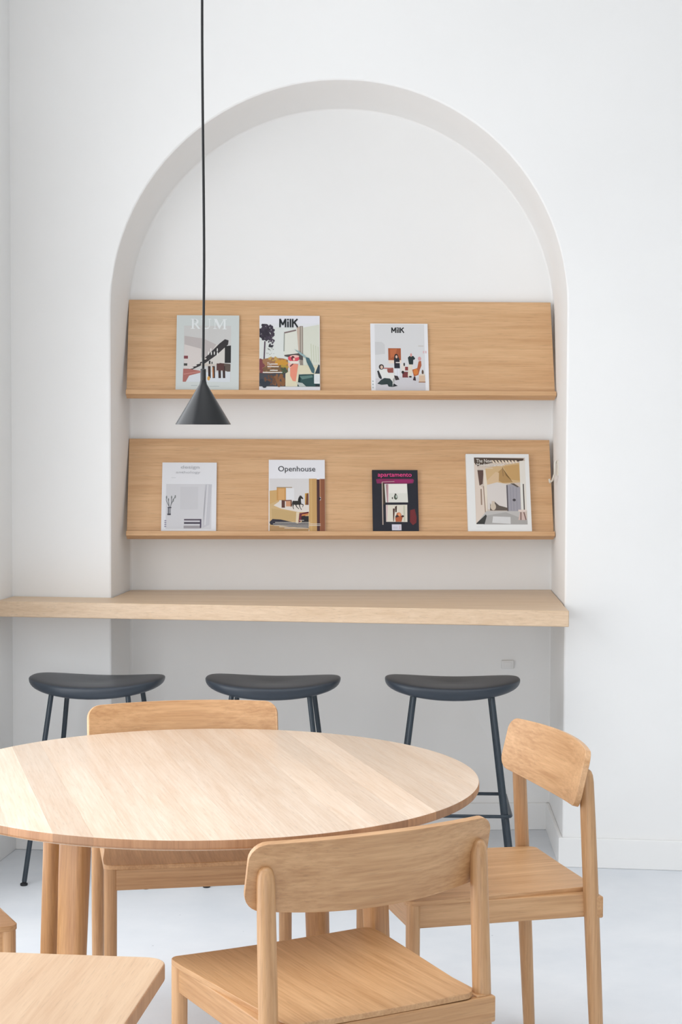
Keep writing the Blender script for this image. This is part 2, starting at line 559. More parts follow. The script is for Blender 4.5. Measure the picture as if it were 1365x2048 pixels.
c.line((176, 184, 184), (380, 1400), (500, 1400), 10); c.line((176, 184, 184), (720, 1410), (900, 1410), 10)
# serifed R U M
WH = (232, 236, 236)
def serif_stem(x, y0, y1, w): c.rect(WH, x, y0, x + w, y1); c.rect(WH, x - 22, y0, x + w + 22, y0 + 12); c.rect(WH, x - 22, y1 - 12, x + w + 22, y1)
serif_stem(380, 160, 350, 34)
c.poly(WH, (410, 160), (470, 165), (505, 195), (500, 240), (465, 262), (410, 265), (410, 250), (450, 245), (468, 215), (450, 178), (410, 174))
c.poly(WH, (430, 258), (465, 255), (530, 340), (545, 350), (495, 350))
c.rect(WH, 575, 160, 605, 310); c.poly(WH, (575, 300), (605, 300), (640, 335), (690, 320), (700, 300), (700, 160), (714, 160), (714, 310), (690, 345), (630, 355), (590, 340))
c.rect(WH, 555, 160, 630, 172); c.rect(WH, 680, 160, 740, 172)
c.rect(WH, 806, 160, 818, 350); c.rect(WH, 780, 338, 845, 350); serif_stem(975, 165, 355, 34)
c.poly(WH, (790, 160), (845, 160), (905, 290), (975, 165), (990, 165), (900, 350), (890, 350))
c.finish()

# --- upper shelf, middle: white cover with villa, tree and figure in coral
c = Cover(shelf_hi, 'white magazine with black title, dark tree and coral dressed figure, middle of the upper shelf', -0.190, 0.221, 0.297, 0.011,
          ((92, 100), (1272, 1560)), (232, 232, 238))
c.rect((222, 226, 222), 92, 290, 1265, 1470)
c.rect((230, 231, 234), 92, 250, 1265, 330)
c.poly((218, 220, 206), (940, 330), (1265, 270), (1265, 1220), (940, 1200))
for k in range(4): c.line((200, 204, 180), (1100 + k * 45, 640 + 20 * k), (1110 + k * 45, 1000), 14)
c.poly((224, 225, 214), (570, 440), (850, 370), (880, 830), (570, 860))
c.line((130, 112, 110), (575, 435), (810, 380), 28); c.line((160, 164, 156), (580, 440), (572, 790), 22)
c.poly((200, 180, 164), (820, 330), (880, 310), (905, 1100), (870, 1000))
c.rect((150, 138, 128), 880, 300, 945, 1095); c.rect((196, 190, 178), 905, 310, 922, 820)
c.poly((84, 78, 76), (580, 860), (870, 825), (940, 830), (940, 960), (640, 900), (580, 885))
c.leaves((64, 56, 70), 230, 430, 150, 150, 90, 30, 3); c.leaves((50, 44, 56), 190, 420, 100, 150, 40, 26, 4)
c.leaves((76, 66, 80), 320, 600, 60, 120, 30, 18, 5); c.blob((44, 46, 50), 310, 695, 42, 22)
c.leaves((150, 154, 150), 310, 790, 90, 70, 16, 10, 6)
c.line((86, 70, 84), (200, 600), (185, 960), 26); c.line((96, 66, 70), (185, 950), (170, 1200), 18)
c.poly((160, 118, 84), (92, 960), (330, 910), (560, 930), (650, 960), (650, 1240), (92, 1240))
c.leaves((124, 66, 70), 130, 1080, 70, 120, 18, 44, 8); c.leaves((206, 150, 60), 520, 1010, 110, 70, 22, 36, 9)
c.leaves((196, 160, 90), 360, 940, 130, 30, 14, 24, 10); c.leaves((178, 148, 62), 560, 1080, 80, 40, 12, 26, 11)
c.leaves((120, 92, 64), 380, 1130, 190, 90, 20, 40, 12)
c.poly((70, 70, 76), (92, 1210), (300, 1220), (640, 1200), (640, 1465), (92, 1465))
c.leaves((136, 92, 58), 480, 1350, 120, 110, 30, 36, 13); c.leaves((108, 74, 54), 300, 1340, 120, 90, 18, 34, 14)
c.leaves((50, 56, 66), 180, 1400, 100, 60, 12, 40, 15); c.leaves((70, 84, 62), 560, 1170, 60, 60, 10, 32, 16)
c.poly((222, 214, 186), (600, 1220), (860, 1060), (1265, 1060), (1265, 1230), (860, 1230), (830, 1465), (600, 1465))
c.poly((72, 104, 112), (990, 900), (1060, 920), (1170, 1130), (1160, 1220), (1110, 1200), (1010, 990))
c.poly((150, 176, 178), (770, 750), (860, 790), (990, 880), (1000, 930), (880, 850))
c.poly((52, 66, 76), (1245, 1040), (1265, 1060), (1265, 1220), (1170, 1220))
c.poly((46, 76, 76), (860, 1240), (1160, 1225), (1160, 1320), (1265, 1330), (1265, 1465), (830, 1465), (900, 1330))
c.poly((96, 128, 122), (870, 1270), (1120, 1250), (1130, 1290), (930, 1330))
c.poly((190, 196, 190), (810, 1380), (930, 1400), (1000, 1465), (870, 1465))
c.poly((232, 146, 122), (690, 1100), (740, 1030), (850, 1040), (830, 1160), (800, 1370), (740, 1360), (690, 1260))
c.poly((240, 190, 176), (650, 1010), (740, 1030), (700, 1110), (660, 1110))
c.blob((220, 84, 96), 760, 930, 112, 62); c.blob((238, 190, 180), 780, 890, 90, 26); c.blob((104, 44, 56), 745, 925, 34, 44)
c.blob((236, 196, 176), 765, 945, 22, 26); c.line((116, 62, 66), (690, 1085), (750, 1030), 24)
c.rect((234, 226, 214), 690, 980, 860, 1030)
c.rect((228, 232, 232), 1155, 1230, 1265, 1410)
for k in range(6): c.line((206, 210, 212), (1170, 1260 + k * 22), (1255, 1260 + k * 22), 6)
for y, a, b_ in ((1040, 330, 450), (1090, 250, 470), (1200, 160, 540), (1160, 300, 450)):
    c.line((236, 232, 226), (a, y), (b_, y), 16)
c.poly((36, 40, 46), (1180, 1420), (1265, 1440), (1265, 1465), (1180, 1465))
def milk(c, rgb, x0, y0, x1, y1, w):
    X = lambda f: x0 + (x1 - x0) * f
    Y = lambda f: y0 + (y1 - y0) * f
    for a, b_ in (((.04, 0), (.04, 1)), ((.33, 0), (.33, 1)), ((.04, .02), (.185, .72)), ((.33, .02), (.185, .72)),
                  ((.46, .30), (.46, 1)), ((.59, 0), (.59, 1)), ((.71, 0), (.71, 1)), ((.96, .02), (.73, .52)), ((.80, .40), (.97, .99))):
        c.line(rgb, (X(a[0]), Y(a[1])), (X(b_[0]), Y(b_[1])), w)
    c.blob(rgb, X(.46), Y(.10), w * .62, w * .62)
milk(c, (28, 34, 38), 480, 165, 850, 330, 30)
c.finish()
c.title('The', (238, 236, 232), 245, 1010, 330, 1065, bold=0.0, name='caption')

# --- upper shelf, right: white cover with people in an interior
c = Cover(shelf_hi, 'white magazine with short black title and group of seated people, right of the upper shelf', 0.212, 0.211, 0.269, 0.009,
          ((120, 75), (1255, 1390)), (234, 234, 237))
c.rect((218, 218, 219), 205, 90, 1185, 1380)
c.poly((206, 206, 207), (205, 430), (340, 430), (400, 480), (400, 660), (205, 680))
c.rect((202, 198, 194), 1060, 495, 1165, 515)
c.poly((206, 204, 208), (205, 1130), (640, 1090), (1185, 1110), (1185, 1380), (205, 1380))
c.rect((166, 90, 56), 465, 550, 715, 780); c.poly((190, 108, 68), (500, 570), (640, 560), (600, 700), (510, 740))
c.rect((232, 214, 200), 470, 780, 720, 840)
c.rect((150, 84, 74), 440, 925, 560, 1020); c.rect((180, 100, 90), 370, 925, 520, 945)
# standing person in black dress
c.rect((224, 226, 232), 590, 930, 680, 1090); c.line((190, 192, 198), (635, 940), (635, 1090), 6)
c.poly((34, 36, 48), (575, 740), (610, 690), (650, 690), (685, 760), (690, 935), (580, 935))
c.blob((40, 34, 36), 622, 715, 40, 58); c.blob((226, 190, 172), 626, 715, 20, 30); c.rect((222, 214, 210), 610, 815, 690, 835)
# seated person with dark lounge chair, left
c.blob((58, 48, 46), 325, 910, 52, 52); c.blob((216, 190, 172), 330, 915, 26, 34)
c.poly((228, 228, 224), (280, 960), (420, 960), (470, 1040), (560, 1030), (600, 1080), (540, 1150), (560, 1240), (500, 1230), (470, 1130), (320, 1120))
c.poly((44, 46, 50), (240, 990), (270, 975), (330, 1110), (320, 1150), (270, 1110))
c.poly((48, 62, 62), (240, 1230), (310, 1160), (380, 1120), (490, 1130), (540, 1190), (540, 1290), (460, 1285), (450, 1240), (320, 1250))
c.poly((40, 42, 46), (560, 1220), (640, 1270), (540, 1290)); c.poly((60, 52, 54), (570, 1070), (640, 1080), (675, 1150), (600, 1165))
# low person middle
c.poly((228, 220, 212), (710, 870), (760, 830), (800, 900), (780, 1000), (730, 990)); c.blob((40, 36, 38), 775, 860, 16, 34)
c.rect((120, 56, 58), 735, 1000, 850, 1110); c.rect((140, 62, 62), 790, 905, 850, 975); c.blob((40, 34, 36), 745, 1010, 26, 30)
# standing person with green-black shirt
c.poly((226, 216, 200), (860, 860), (930, 860), (940, 1000), (900, 1100), (840, 1090), (850, 960))
c.poly((34, 48, 50), (850, 730), (880, 700), (960, 700), (995, 745), (975, 770), (955, 770), (950, 860), (870, 860), (875, 770), (860, 765))
c.blob((214, 156, 150), 915, 680, 20, 36); c.blob((44, 36, 38), 890, 1095, 30, 16)
# seated person in brown
c.poly((176, 96, 62), (1060, 800), (1110, 790), (1115, 880), (1080, 960), (1050, 1060), (960, 1090), (930, 960), (1030, 930))
c.blob((214, 128, 60), 1000, 1000, 46, 60); c.blob((216, 160, 160), 1080, 750, 34, 40); c.poly((62, 42, 46), (960, 1090), (990, 1090), (1000, 1170), (940, 1160))
c.rect((214, 186, 160), 1060, 1060, 1180, 1200); c.line((150, 100, 70), (1050, 1195), (1185, 1195), 16); c.blob((90, 66, 54), 1135, 1010, 20, 50)
c.rect((220, 206, 190), 1070, 1040, 1175, 1070)
for x in (1150, 1195): c.rect((222, 186, 190), x, 600, x + 26, 645)
for y in (1170, 1230, 1290): c.rect((178, 186, 188), 140, y, 168, y + 26)
milk(c, (24, 26, 30), 535, 150, 790, 255, 22)
c.finish()

# --- lower shelf, first: white cover, pale interior
c = Cover(shelf_lo, 'white magazine with pale interior, thin vase and grey bench, leftmost on the lower shelf', -0.556, 0.199, 0.266, 0.010,
          ((105, 105), (1240, 1545)), (228, 229, 233))
c.rect((210, 210, 214), 195, 555, 1140, 1470)
c.rect((204, 204, 208), 490, 610, 860, 1080)
c.poly((198, 198, 204), (1010, 560), (1145, 560), (1100, 1400), (960, 1460), (1000, 1000))
c.line((214, 214, 218), (1060, 570), (1010, 1400), 26); c.line((182, 182, 188), (1025, 570), (985, 1300), 10)
c.rect((198, 200, 204), 195, 1470, 1140, 1474)
c.rect((88, 80, 92), 575, 1275, 935, 1305); c.rect((62, 56, 70), 575, 1340, 935, 1375); c.rect((160, 156, 160), 570, 1410, 930, 1468)
c.rect((76, 68, 90), 905, 1290, 935, 1455); c.rect((200, 198, 204), 575, 1306, 905, 1340)
c.rect((150, 150, 156), 235, 1030, 300, 1190); c.rect((66, 66, 76), 232, 1030, 310, 1052); c.rect((52, 52, 62), 228, 1165, 300, 1195); c.rect((96, 98, 106), 240, 1050, 258, 1170)
for p, q in (((265, 1030), (200, 890)), ((265, 1030), (240, 860)), ((290, 1030), (310, 940)), ((300, 980), (350, 880)), ((200, 890), (205, 810)), ((310, 940), (305, 810)), ((350, 880), (385, 810))):
    c.line((110, 112, 116), p, q, 14)
for q in ((205, 830), (245, 880), (310, 830), (345, 890), (385, 815)): c.blob((126, 130, 130), q[0], q[1], 14, 34)
for y in (1310, 1350, 1390, 1430): c.blob((150, 148, 164), 190, y, 22, 14)
c.line((206, 208, 212), (300, 425), (390, 425), 12)
c.finish()
c.title('design', (188, 189, 194), 490, 170, 880, 255, bold=0.006)
c.title('anthology', (192, 193, 198), 390, 285, 900, 350, name='subtitle', bold=0.004)

# --- lower shelf, second: white banner, tan room with horse figurine
c = Cover(shelf_lo, 'magazine with white title banner and tan room with horse figurine on a table, lower shelf', -0.1625, 0.206, 0.277, 0.012,
          ((95, 100), (1190, 1490)), (232, 233, 238))
c.rect((216, 214, 214), 110, 465, 880, 1480)
c.poly((206, 168, 112), (110, 700), (300, 680), (300, 900), (110, 1000))
c.rect((200, 150, 88), 250, 640, 430, 880); c.rect((214, 166, 108), 280, 660, 400, 870); c.rect((226, 226, 228), 440, 650, 590, 880)
c.line((160, 140, 110), (250, 635), (550, 635), 16)
c.poly((206, 176, 128), (110, 960), (250, 900), (880, 980), (880, 1440), (110, 1440))
c.poly((224, 216, 208), (190, 980), (320, 890), (880, 980), (880, 1110), (660, 1105), (330, 1040))
c.rect((92, 56, 50), 345, 880, 410, 1025); c.rect((206, 152, 116), 430, 900, 540, 1000); c.line((120, 72, 56), (400, 890), (540, 885), 22)
c.rect((110, 64, 44), 520, 890, 545, 1005)
c.poly((196, 148, 60), (800, 750), (870, 740), (870, 970), (800, 970)); c.poly((110, 64, 40), (830, 760), (870, 750), (870, 970), (815, 970))
c.poly((196, 166, 116), (150, 1040), (660, 1110), (660, 1310), (160, 1250)); c.poly((222, 206, 178), (630, 1110), (690, 1110), (660, 1330), (620, 1320))
c.poly((44, 42, 54), (170, 1240), (330, 1250), (650, 1320), (870, 1290), (870, 1410), (640, 1400), (130, 1350), (110, 1300))
c.poly((110, 42, 56), (690, 1130), (870, 1100), (870, 1130), (730, 1150), (720, 1280), (670, 1330)); c.poly((196, 124, 72), (740, 1150), (860, 1130), (860, 1165), (730, 1185))
c.rect((34, 30, 32), 735, 1185, 870, 1320)
c.poly((176, 140, 96), (110, 1360), (870, 1420), (870, 1485), (110, 1485))
# horse figurine
HC = (40, 36, 34)
c.blob(HC, 632, 932, 78, 40, 18); c.blob(HC, 585, 930, 34, 40); c.blob(HC, 690, 930, 38, 44)
c.poly(HC, (655, 935), (668, 850), (690, 805), (722, 795), (732, 830), (715, 870), (722, 940))
c.poly(HC, (700, 800), (722, 790), (745, 815), (768, 845), (758, 862), (738, 855), (712, 838)); c.poly(HC, (700, 805), (704, 780), (716, 800))
c.line(HC, (580, 940), (566, 1000), 20); c.line(HC, (566, 1000), (578, 1050), 13)
c.line(HC, (612, 950), (640, 1010), 18); c.line(HC, (640, 1010), (682, 1048), 12)
c.line(HC, (690, 955), (700, 1010), 18); c.line(HC, (700, 1010), (732, 1066), 12)
c.line(HC, (700, 945), (768, 968), 18); c.line(HC, (768, 968), (752, 1012), 12)
c.line(HC, (562, 905), (548, 985), 14)
c.rect((196, 156, 100), 880, 465, 1030, 1485); c.rect((206, 168, 112), 900, 465, 940, 1485)
c.rect((72, 40, 42), 1030, 480, 1085, 1485); c.rect((170, 120, 86), 1085, 470, 1108, 820); c.rect((138, 84, 56), 1108, 470, 1188, 1485); c.rect((146, 92, 62), 1085, 880, 1110, 1485)
c.blob((44, 28, 28), 1085, 850, 20, 26)
for y, a, b_ in ((1265, 690, 780), (1305, 220, 900), (1335, 180, 1100), (1362, 200, 1100), (1390, 300, 880), (1415, 400, 860)):
    c.line((226, 220, 210), (a, y), (b_, y), 9)
c.finish()
c.title('Openhouse', (40, 42, 48), 280, 225, 1005, 360, bold=0.0)

# --- lower shelf, third: black cover, pink title
c = Cover(shelf_lo, 'small black magazine with bright pink title and two lit window pictures, on the lower shelf', 0.1985, 0.168, 0.238, 0.014,
          ((110, 90), (1200, 1550)), (30, 31, 42), (214, 168, 126))
c.poly((130, 36, 84), (200, 310), (260, 300), (1080, 300), (1110, 330), (1090, 400), (960, 415), (220, 410)); c.rect((150, 34, 98), 620, 320, 1070, 390)
c.line((196, 150, 160), (345, 375), (640, 365), 14)
c.rect((176, 160, 148), 335, 380, 360, 1380); c.rect((64, 52, 36), 362, 400, 400, 900)
c.poly((222, 222, 214), (400, 420), (940, 415), (955, 855), (420, 858)); c.poly((170, 136, 140), (430, 430), (485, 425), (480, 855), (455, 855)); c.line((220, 170, 180), (490, 430), (480, 850), 14)
c.rect((234, 232, 226), 500, 430, 930, 640)
c.blob((74, 84, 70), 665, 730, 44, 62); c.blob((190, 200, 190), 680, 720, 18, 34); c.blob((60, 56, 52), 660, 665, 22, 18); c.blob((96, 92, 84), 585, 755, 16, 26)
c.poly((222, 216, 202), (425, 915), (935, 910), (930, 1315), (425, 1310)); c.poly((206, 180, 180), (430, 920), (470, 920), (450, 1300), (430, 1300)); c.rect((196, 196, 176), 840, 930, 880, 1300)
c.poly((66, 42, 34), (640, 960), (690, 930), (680, 1080), (650, 1090)); c.poly((78, 44, 34), (590, 1000), (640, 1000), (610, 1300), (595, 1300))
c.blob((190, 104, 66), 730, 1150, 60, 60); c.blob((58, 36, 34), 690, 1200, 46, 50); c.poly((176, 92, 56), (640, 1220), (830, 1160), (800, 1220), (790, 1310), (650, 1310)); c.blob((226, 156, 110), 740, 1140, 34, 36); c.blob((60, 30, 30), 820, 1180, 34, 24)
c.poly((112, 38, 42), (1000, 1040), (1110, 1010), (1150, 1200), (1140, 1330), (1060, 1390), (990, 1310))
c.rect((214, 212, 224), 560, 1370, 785, 1510)
for k in range(7): c.line((184, 182, 196), (590 + 16 * k, 1420), (590 + 16 * k, 1470), 7)
c.rect((206, 186, 196), 735, 1400, 760, 1480)
c.finish()
c.title('apartamento', (236, 72, 142), 245, 170, 1055, 285, bold=0.008)

# --- lower shelf, fourth: white book, courtyard picture
c = Cover(shelf_lo, 'large white book with courtyard picture, rightmost on the lower shelf', 0.579, 0.234, 0.299, 0.020,
          ((95, 75), (1265, 1480)), (232, 233, 232))
c.rect((204, 190, 178), 245, 140, 1190, 1345)
c.poly((78, 64, 54), (245, 140), (1170, 155), (1160, 190), (1080, 210), (600, 230), (290, 300), (250, 230))
for k in range(8): c.poly((228, 212, 190), (560 + k * 62, 190), (600 + k * 62, 190), (640 + k * 60, 250), (610 + k * 60, 250))
c.poly((220, 206, 194), (245, 230), (300, 300), (335, 650), (400, 700), (430, 1180), (250, 1320))
c.poly((92, 70, 62), (300, 360), (420, 360), (390, 620), (330, 650))
c.poly((206, 176, 132), (450, 330), (1090, 230), (1090, 590), (470, 640)); c.poly((196, 158, 104), (780, 300), (1080, 260), (1080, 560), (900, 540)); c.poly((176, 140, 90), (690, 400), (770, 330), (830, 470), (950, 590), (760, 600), (680, 560))
c.poly((214, 186, 150), (470, 560), (640, 400), (700, 420), (690, 590), (470, 640)); c.line((140, 110, 76), (770, 320), (775, 480), 12)
c.poly((226, 216, 200), (410, 350), (450, 370), (475, 640), (450, 1180), (420, 1180)); c.line((150, 124, 108), (405, 660), (425, 1180), 16); c.rect((150, 128, 112), 345, 710, 370, 1000)
c.poly((216, 210, 206), (465, 640), (660, 590), (830, 620), (830, 1060), (470, 1080))
c.poly((160, 158, 166), (830, 640), (960, 610), (1080, 680), (1080, 1110), (850, 1110)); c.rect((90, 84, 90), 826, 640, 850, 1110)
for x in (900, 950, 1010): c.line((140, 138, 148), (x, 670), (x, 1100), 8)
c.blob((70, 66, 72), 962, 910, 30, 24); c.poly((92, 84, 76), (900, 610), (970, 610), (1060, 670), (1030, 680))
c.poly((226, 222, 214), (1085, 200), (1190, 200), (1190, 1100), (1085, 1080)); c.rect((84, 76, 72), 1130, 620, 1152, 1090); c.rect((226, 226, 220), 1085, 600, 1128, 1080)
c.poly((96, 86, 78), (600, 940), (680, 1010), (830, 1050), (840, 1100), (510, 1100), (515, 960), (540, 1080)); c.blob((204, 190, 172), 570, 1030, 52, 66); c.rect((206, 192, 176), 545, 930, 600, 990)
c.poly((190, 188, 186), (440, 1110), (1080, 1110), (1190, 1250), (1190, 1345), (245, 1345)); c.poly((170, 168, 166), (440, 1190), (800, 1130), (1190, 1280), (1190, 1350), (380, 1350))
c.poly((60, 60, 58), (250, 1330), (430, 1170), (445, 1200), (400, 1345), (255, 1345))
c.poly((214, 214, 214), (560, 1205), (880, 1215), (880, 1340), (540, 1320))
c.rect((224, 208, 200), 1030, 1085, 1180, 1120); c.poly((206, 184, 176), (1060, 1120), (1150, 1120), (1180, 1270), (1020, 1270)); c.line((120, 92, 86), (1075, 1130), (1070, 1270), 20); c.line((120, 92, 86), (1130, 1130), (1165, 1270), 20)
c.line((222, 222, 222), (250, 1395), (360, 1395), 10)
c.line((226, 220, 210), (290, 335), (590, 335), 8); c.line((226, 220, 210), (290, 365), (450, 365), 8)
c.finish()
c.title('The New', (240, 236, 228), 285, 168, 575, 235, bold=0.0)
c.title('Mediterranean', (240, 236, 228), 290, 248, 800, 300, bold=0.0, name='subtitle')

# ------------------------------------------------------------------ wall fittings
h = thing('wall_hook', 'small cream metal hook on the right jamb of the niche', 'hook', (0.7785, 6.19, 1.37))
bm = bmesh.new(); add_box(bm, -0.004, 0.002, -0.012, 0.012, -0.028, 0.028)
build('back_plate', bm, cream, h, bevel=0.0015)
bm = bmesh.new()
add_tube(bm, [(-0.003, 0, 0.018), (-0.010, -0.004, 0.024), (-0.013, -0.006, 0.014), (-0.012, -0.002, -0.02), (-0.016, 0.03, -0.045), (-0.021, 0.06, -0.054), (-0.022, 0.072, -0.043)], 0.0035, 10)
build('arm', bm, cream, h)
so = thing('wall_socket', 'small white wall socket low on the niche wall, above the right stool', 'socket', (0.628, BY(0.628) - 0.0045, 0.626), (0, 0, SKEW))
bm = bmesh.new(); add_box(bm, -0.023, 0.023, -0.004, 0.004, -0.016, 0.016)
build('socket_plate', bm, plastic, so, bevel=0.002)
bm = bmesh.new(); add_box(bm, -0.014, 0.014, -0.0055, -0.004, -0.009, 0.009)
build('socket_insert', bm, plastic, so, bevel=0.0007)

# ------------------------------------------------------------------ pendant lamp
LX, LY = -0.310, 3.874
lamp = thing('pendant_lamp', 'small black cone pendant lamp on a long cord over the round table', 'lamp', (LX, LY, 1.5135))
bm = bmesh.new()
add_lathe(bm, [(0.0008, 0.100), (0.0066, 0.0985), (0.0086, 0.090), (0.0618, 0.0015), (0.0620, 0.0), (0.0608, 0.0003), (0.0080, 0.087), (0.0008, 0.089)], 64)
build('shade', bm, black_metal, lamp, angle=30)
bm = bmesh.new()
add_lathe(bm, [(0.0005, 0.092), (0.0066, 0.092), (0.0064, 0.123), (0.0054, 0.1245), (0.0005, 0.1245)], 32)
build('neck', bm, black_metal, lamp, angle=30)
bm = bmesh.new()
cz = CEIL - 1.5135
path = []
for k in range(40):
    z = 0.123 + (cz - 0.03 - 0.123) * k / 39
    path.append((0.0022 * math.sin(z * 5.2) * min(1, (z - 0.123) * 4), 0.001 * math.sin(z * 3.1), z))
add_tube(bm, path, 0.0029, 10)
build('cord', bm, cord_black, lamp)
bm = bmesh.new()
add_lathe(bm, [(0.0005, cz - 0.032), (0.03, cz - 0.032), (0.045, cz - 0.02), (0.045, cz - 0.001), (0.0005, cz - 0.001)], 40)
build('ceiling_rose', bm, black_metal, lamp, angle=30)

# ------------------------------------------------------------------ round table
TX, TY, TR = -0.3045, 3.872, 0.6180
table = thing('dining_table', 'round oak dining table with staved top and four splayed legs', 'table', (TX, TY, 0), (0, 0, 0))
SA = math.radians(15.5)                        # direction of the staves
top = None
bm = bmesh.new()
add_lathe(bm, [(0.001, 0.6965), (TR - 0.012, 0.6965), (TR - 0.010, 0.6978), (TR - 0.012, 0.6995), (0.001, 0.6995)], 120)
top = build('table_top', bm, table_oak, table, angle=30)
rd = random.Random(11)
edges = [-TR]
while edges[-1] < TR - 0.04:
    edges.append(edges[-1] + rd.uniform(0.062, 0.082))
edges[-1] = TR
EPS = 0.00007
def stave(v0, v1):
    """strip of the round top between two lines, rounded rim"""
    prof = [(0.0065, 0.6996), (0.0022, 0.7010), (0.0, 0.7045), (0.0, 0.7150), (0.0012, 0.7188), (0.0042, 0.7202)]
    bm = bmesh.new()
    N = 26
    rings = []
    for inset, z in prof:
        r = TR - inset
        a0 = math.acos(max(-1, min(1, v0 / r))); a1 = math.acos(max(-1, min(1, v1 / r)))
        pts = []
        for k in range(N + 1):
            a = a1 + (a0 - a1) * k / N
            pts.append((max(v0 + EPS, min(v1 - EPS, r * math.cos(a))), r * math.sin(a)))
        for k in range(N + 1):
            a = a0 + (a1 - a0) * k / N
            pts.append((max(v0 + EPS, min(v1 - EPS, r * math.cos(a))), -r * math.sin(a)))
        rings.append([Vector((x, y, z)) for x, y in pts])
    add_rings(bm, rings)
    bmesh.ops.remove_doubles(bm, verts=bm.verts[:], dist=1e-5)
    o = build('stave', bm, table_oak, top, angle=30)
    o.data.materials.append(table_rim)               # rim colour holds darker end grain and the shade on the edge
    for p in o.data.polygons:
        if abs(p.normal.z) < 0.6: p.material_index = 1
    o.rotation_euler = (0, 0, SA)
    return o
for v0, v1 in zip(edges[:-1], edges[1:]): stave(v0, v1)

def table_leg(ang):
    ca, sa = math.cos(ang), math.sin(ang)
    bm = bmesh.new()
    rings = []
    for z, rad, L, W in ((0.6965, 0.440, 0.066, 0.043), (0.60, 0.446, 0.065, 0.042), (0.02, 0.477, 0.055, 0.034), (0.004, 0.4775, 0.054, 0.033), (0.0, 0.4775, 0.050, 0.029)):
        ring = []
        for j in range(32):
            t = 2 * PI * j / 32
            e = 2 / 3.6
            x = math.copysign(abs(math.cos(t)) ** e, math.cos(t)) * W / 2
            y = math.copysign(abs(math.sin(t)) ** e, math.sin(t)) * L / 2
            ring.append(Vector((ca * (rad + x) - sa * y, sa * (rad + x) + ca * y, z)))
        rings.append(ring)
    add_rings(bm, rings)
    return build('leg', bm, table_leg_oak, table, angle=50)
TH = math.radians(-32.5)
for k in range(4): table_leg(TH + k * PI / 2)

# ------------------------------------------------------------------ second table, lower left corner
C2 = Vector((-0.2526, 2.522)); EX = Vector((-0.9948, 0.1014)).normalized(); EY = Vector((-EX.y, EX.x))
if EY.y > 0: EY = -EY
SX, SY = 0.75, 0.75
ctr = C2 + EX * SX / 2 + EY * SY / 2
t2 = thing('square_table', 'pale oak table at the lower left corner, only one rounded corner showing', 'table', (ctr.x, ctr.y, 0), (0, 0, math.atan2(-EX.y, -EX.x)))
bm = bmesh.new()
pts = []
rc = 0.034
for qx, qy, a0 in ((1, 1, 0), (-1, 1, PI / 2), (-1, -1, PI), (1, -1, 1.5 * PI)):
    for k in range(9):
        a = a0 + PI / 2 * k / 8
        pts.append((qx * (SX / 2 - rc) + rc * math.cos(a), qy * (SY / 2 - rc) + rc * math.sin(a)))
add_prism(bm, pts, 0.694, 0.720)
o2 = build('table_top', bm, table_oak2, t2, bevel=0.003, segs=3, angle=30)
o2.data.materials.append(table_rim)  # same darkened edge colour, with the rim's shade painted in
for p in o2.data.polygons:
    if abs(p.normal.z) < 0.6: p.material_index = 1
for qx in (-1, 1):
    for qy in (-1, 1):
        bm = bmesh.new()
        add_rod(bm, [((qx * 0.285, qy * 0.285, 0.0), 0.020), ((qx * 0.285, qy * 0.285, 0.006), 0.022), ((qx * 0.25, qy * 0.25, 0.6945), 0.028)], 24)
        build('leg', bm, table_leg_oak, t2, angle=50)

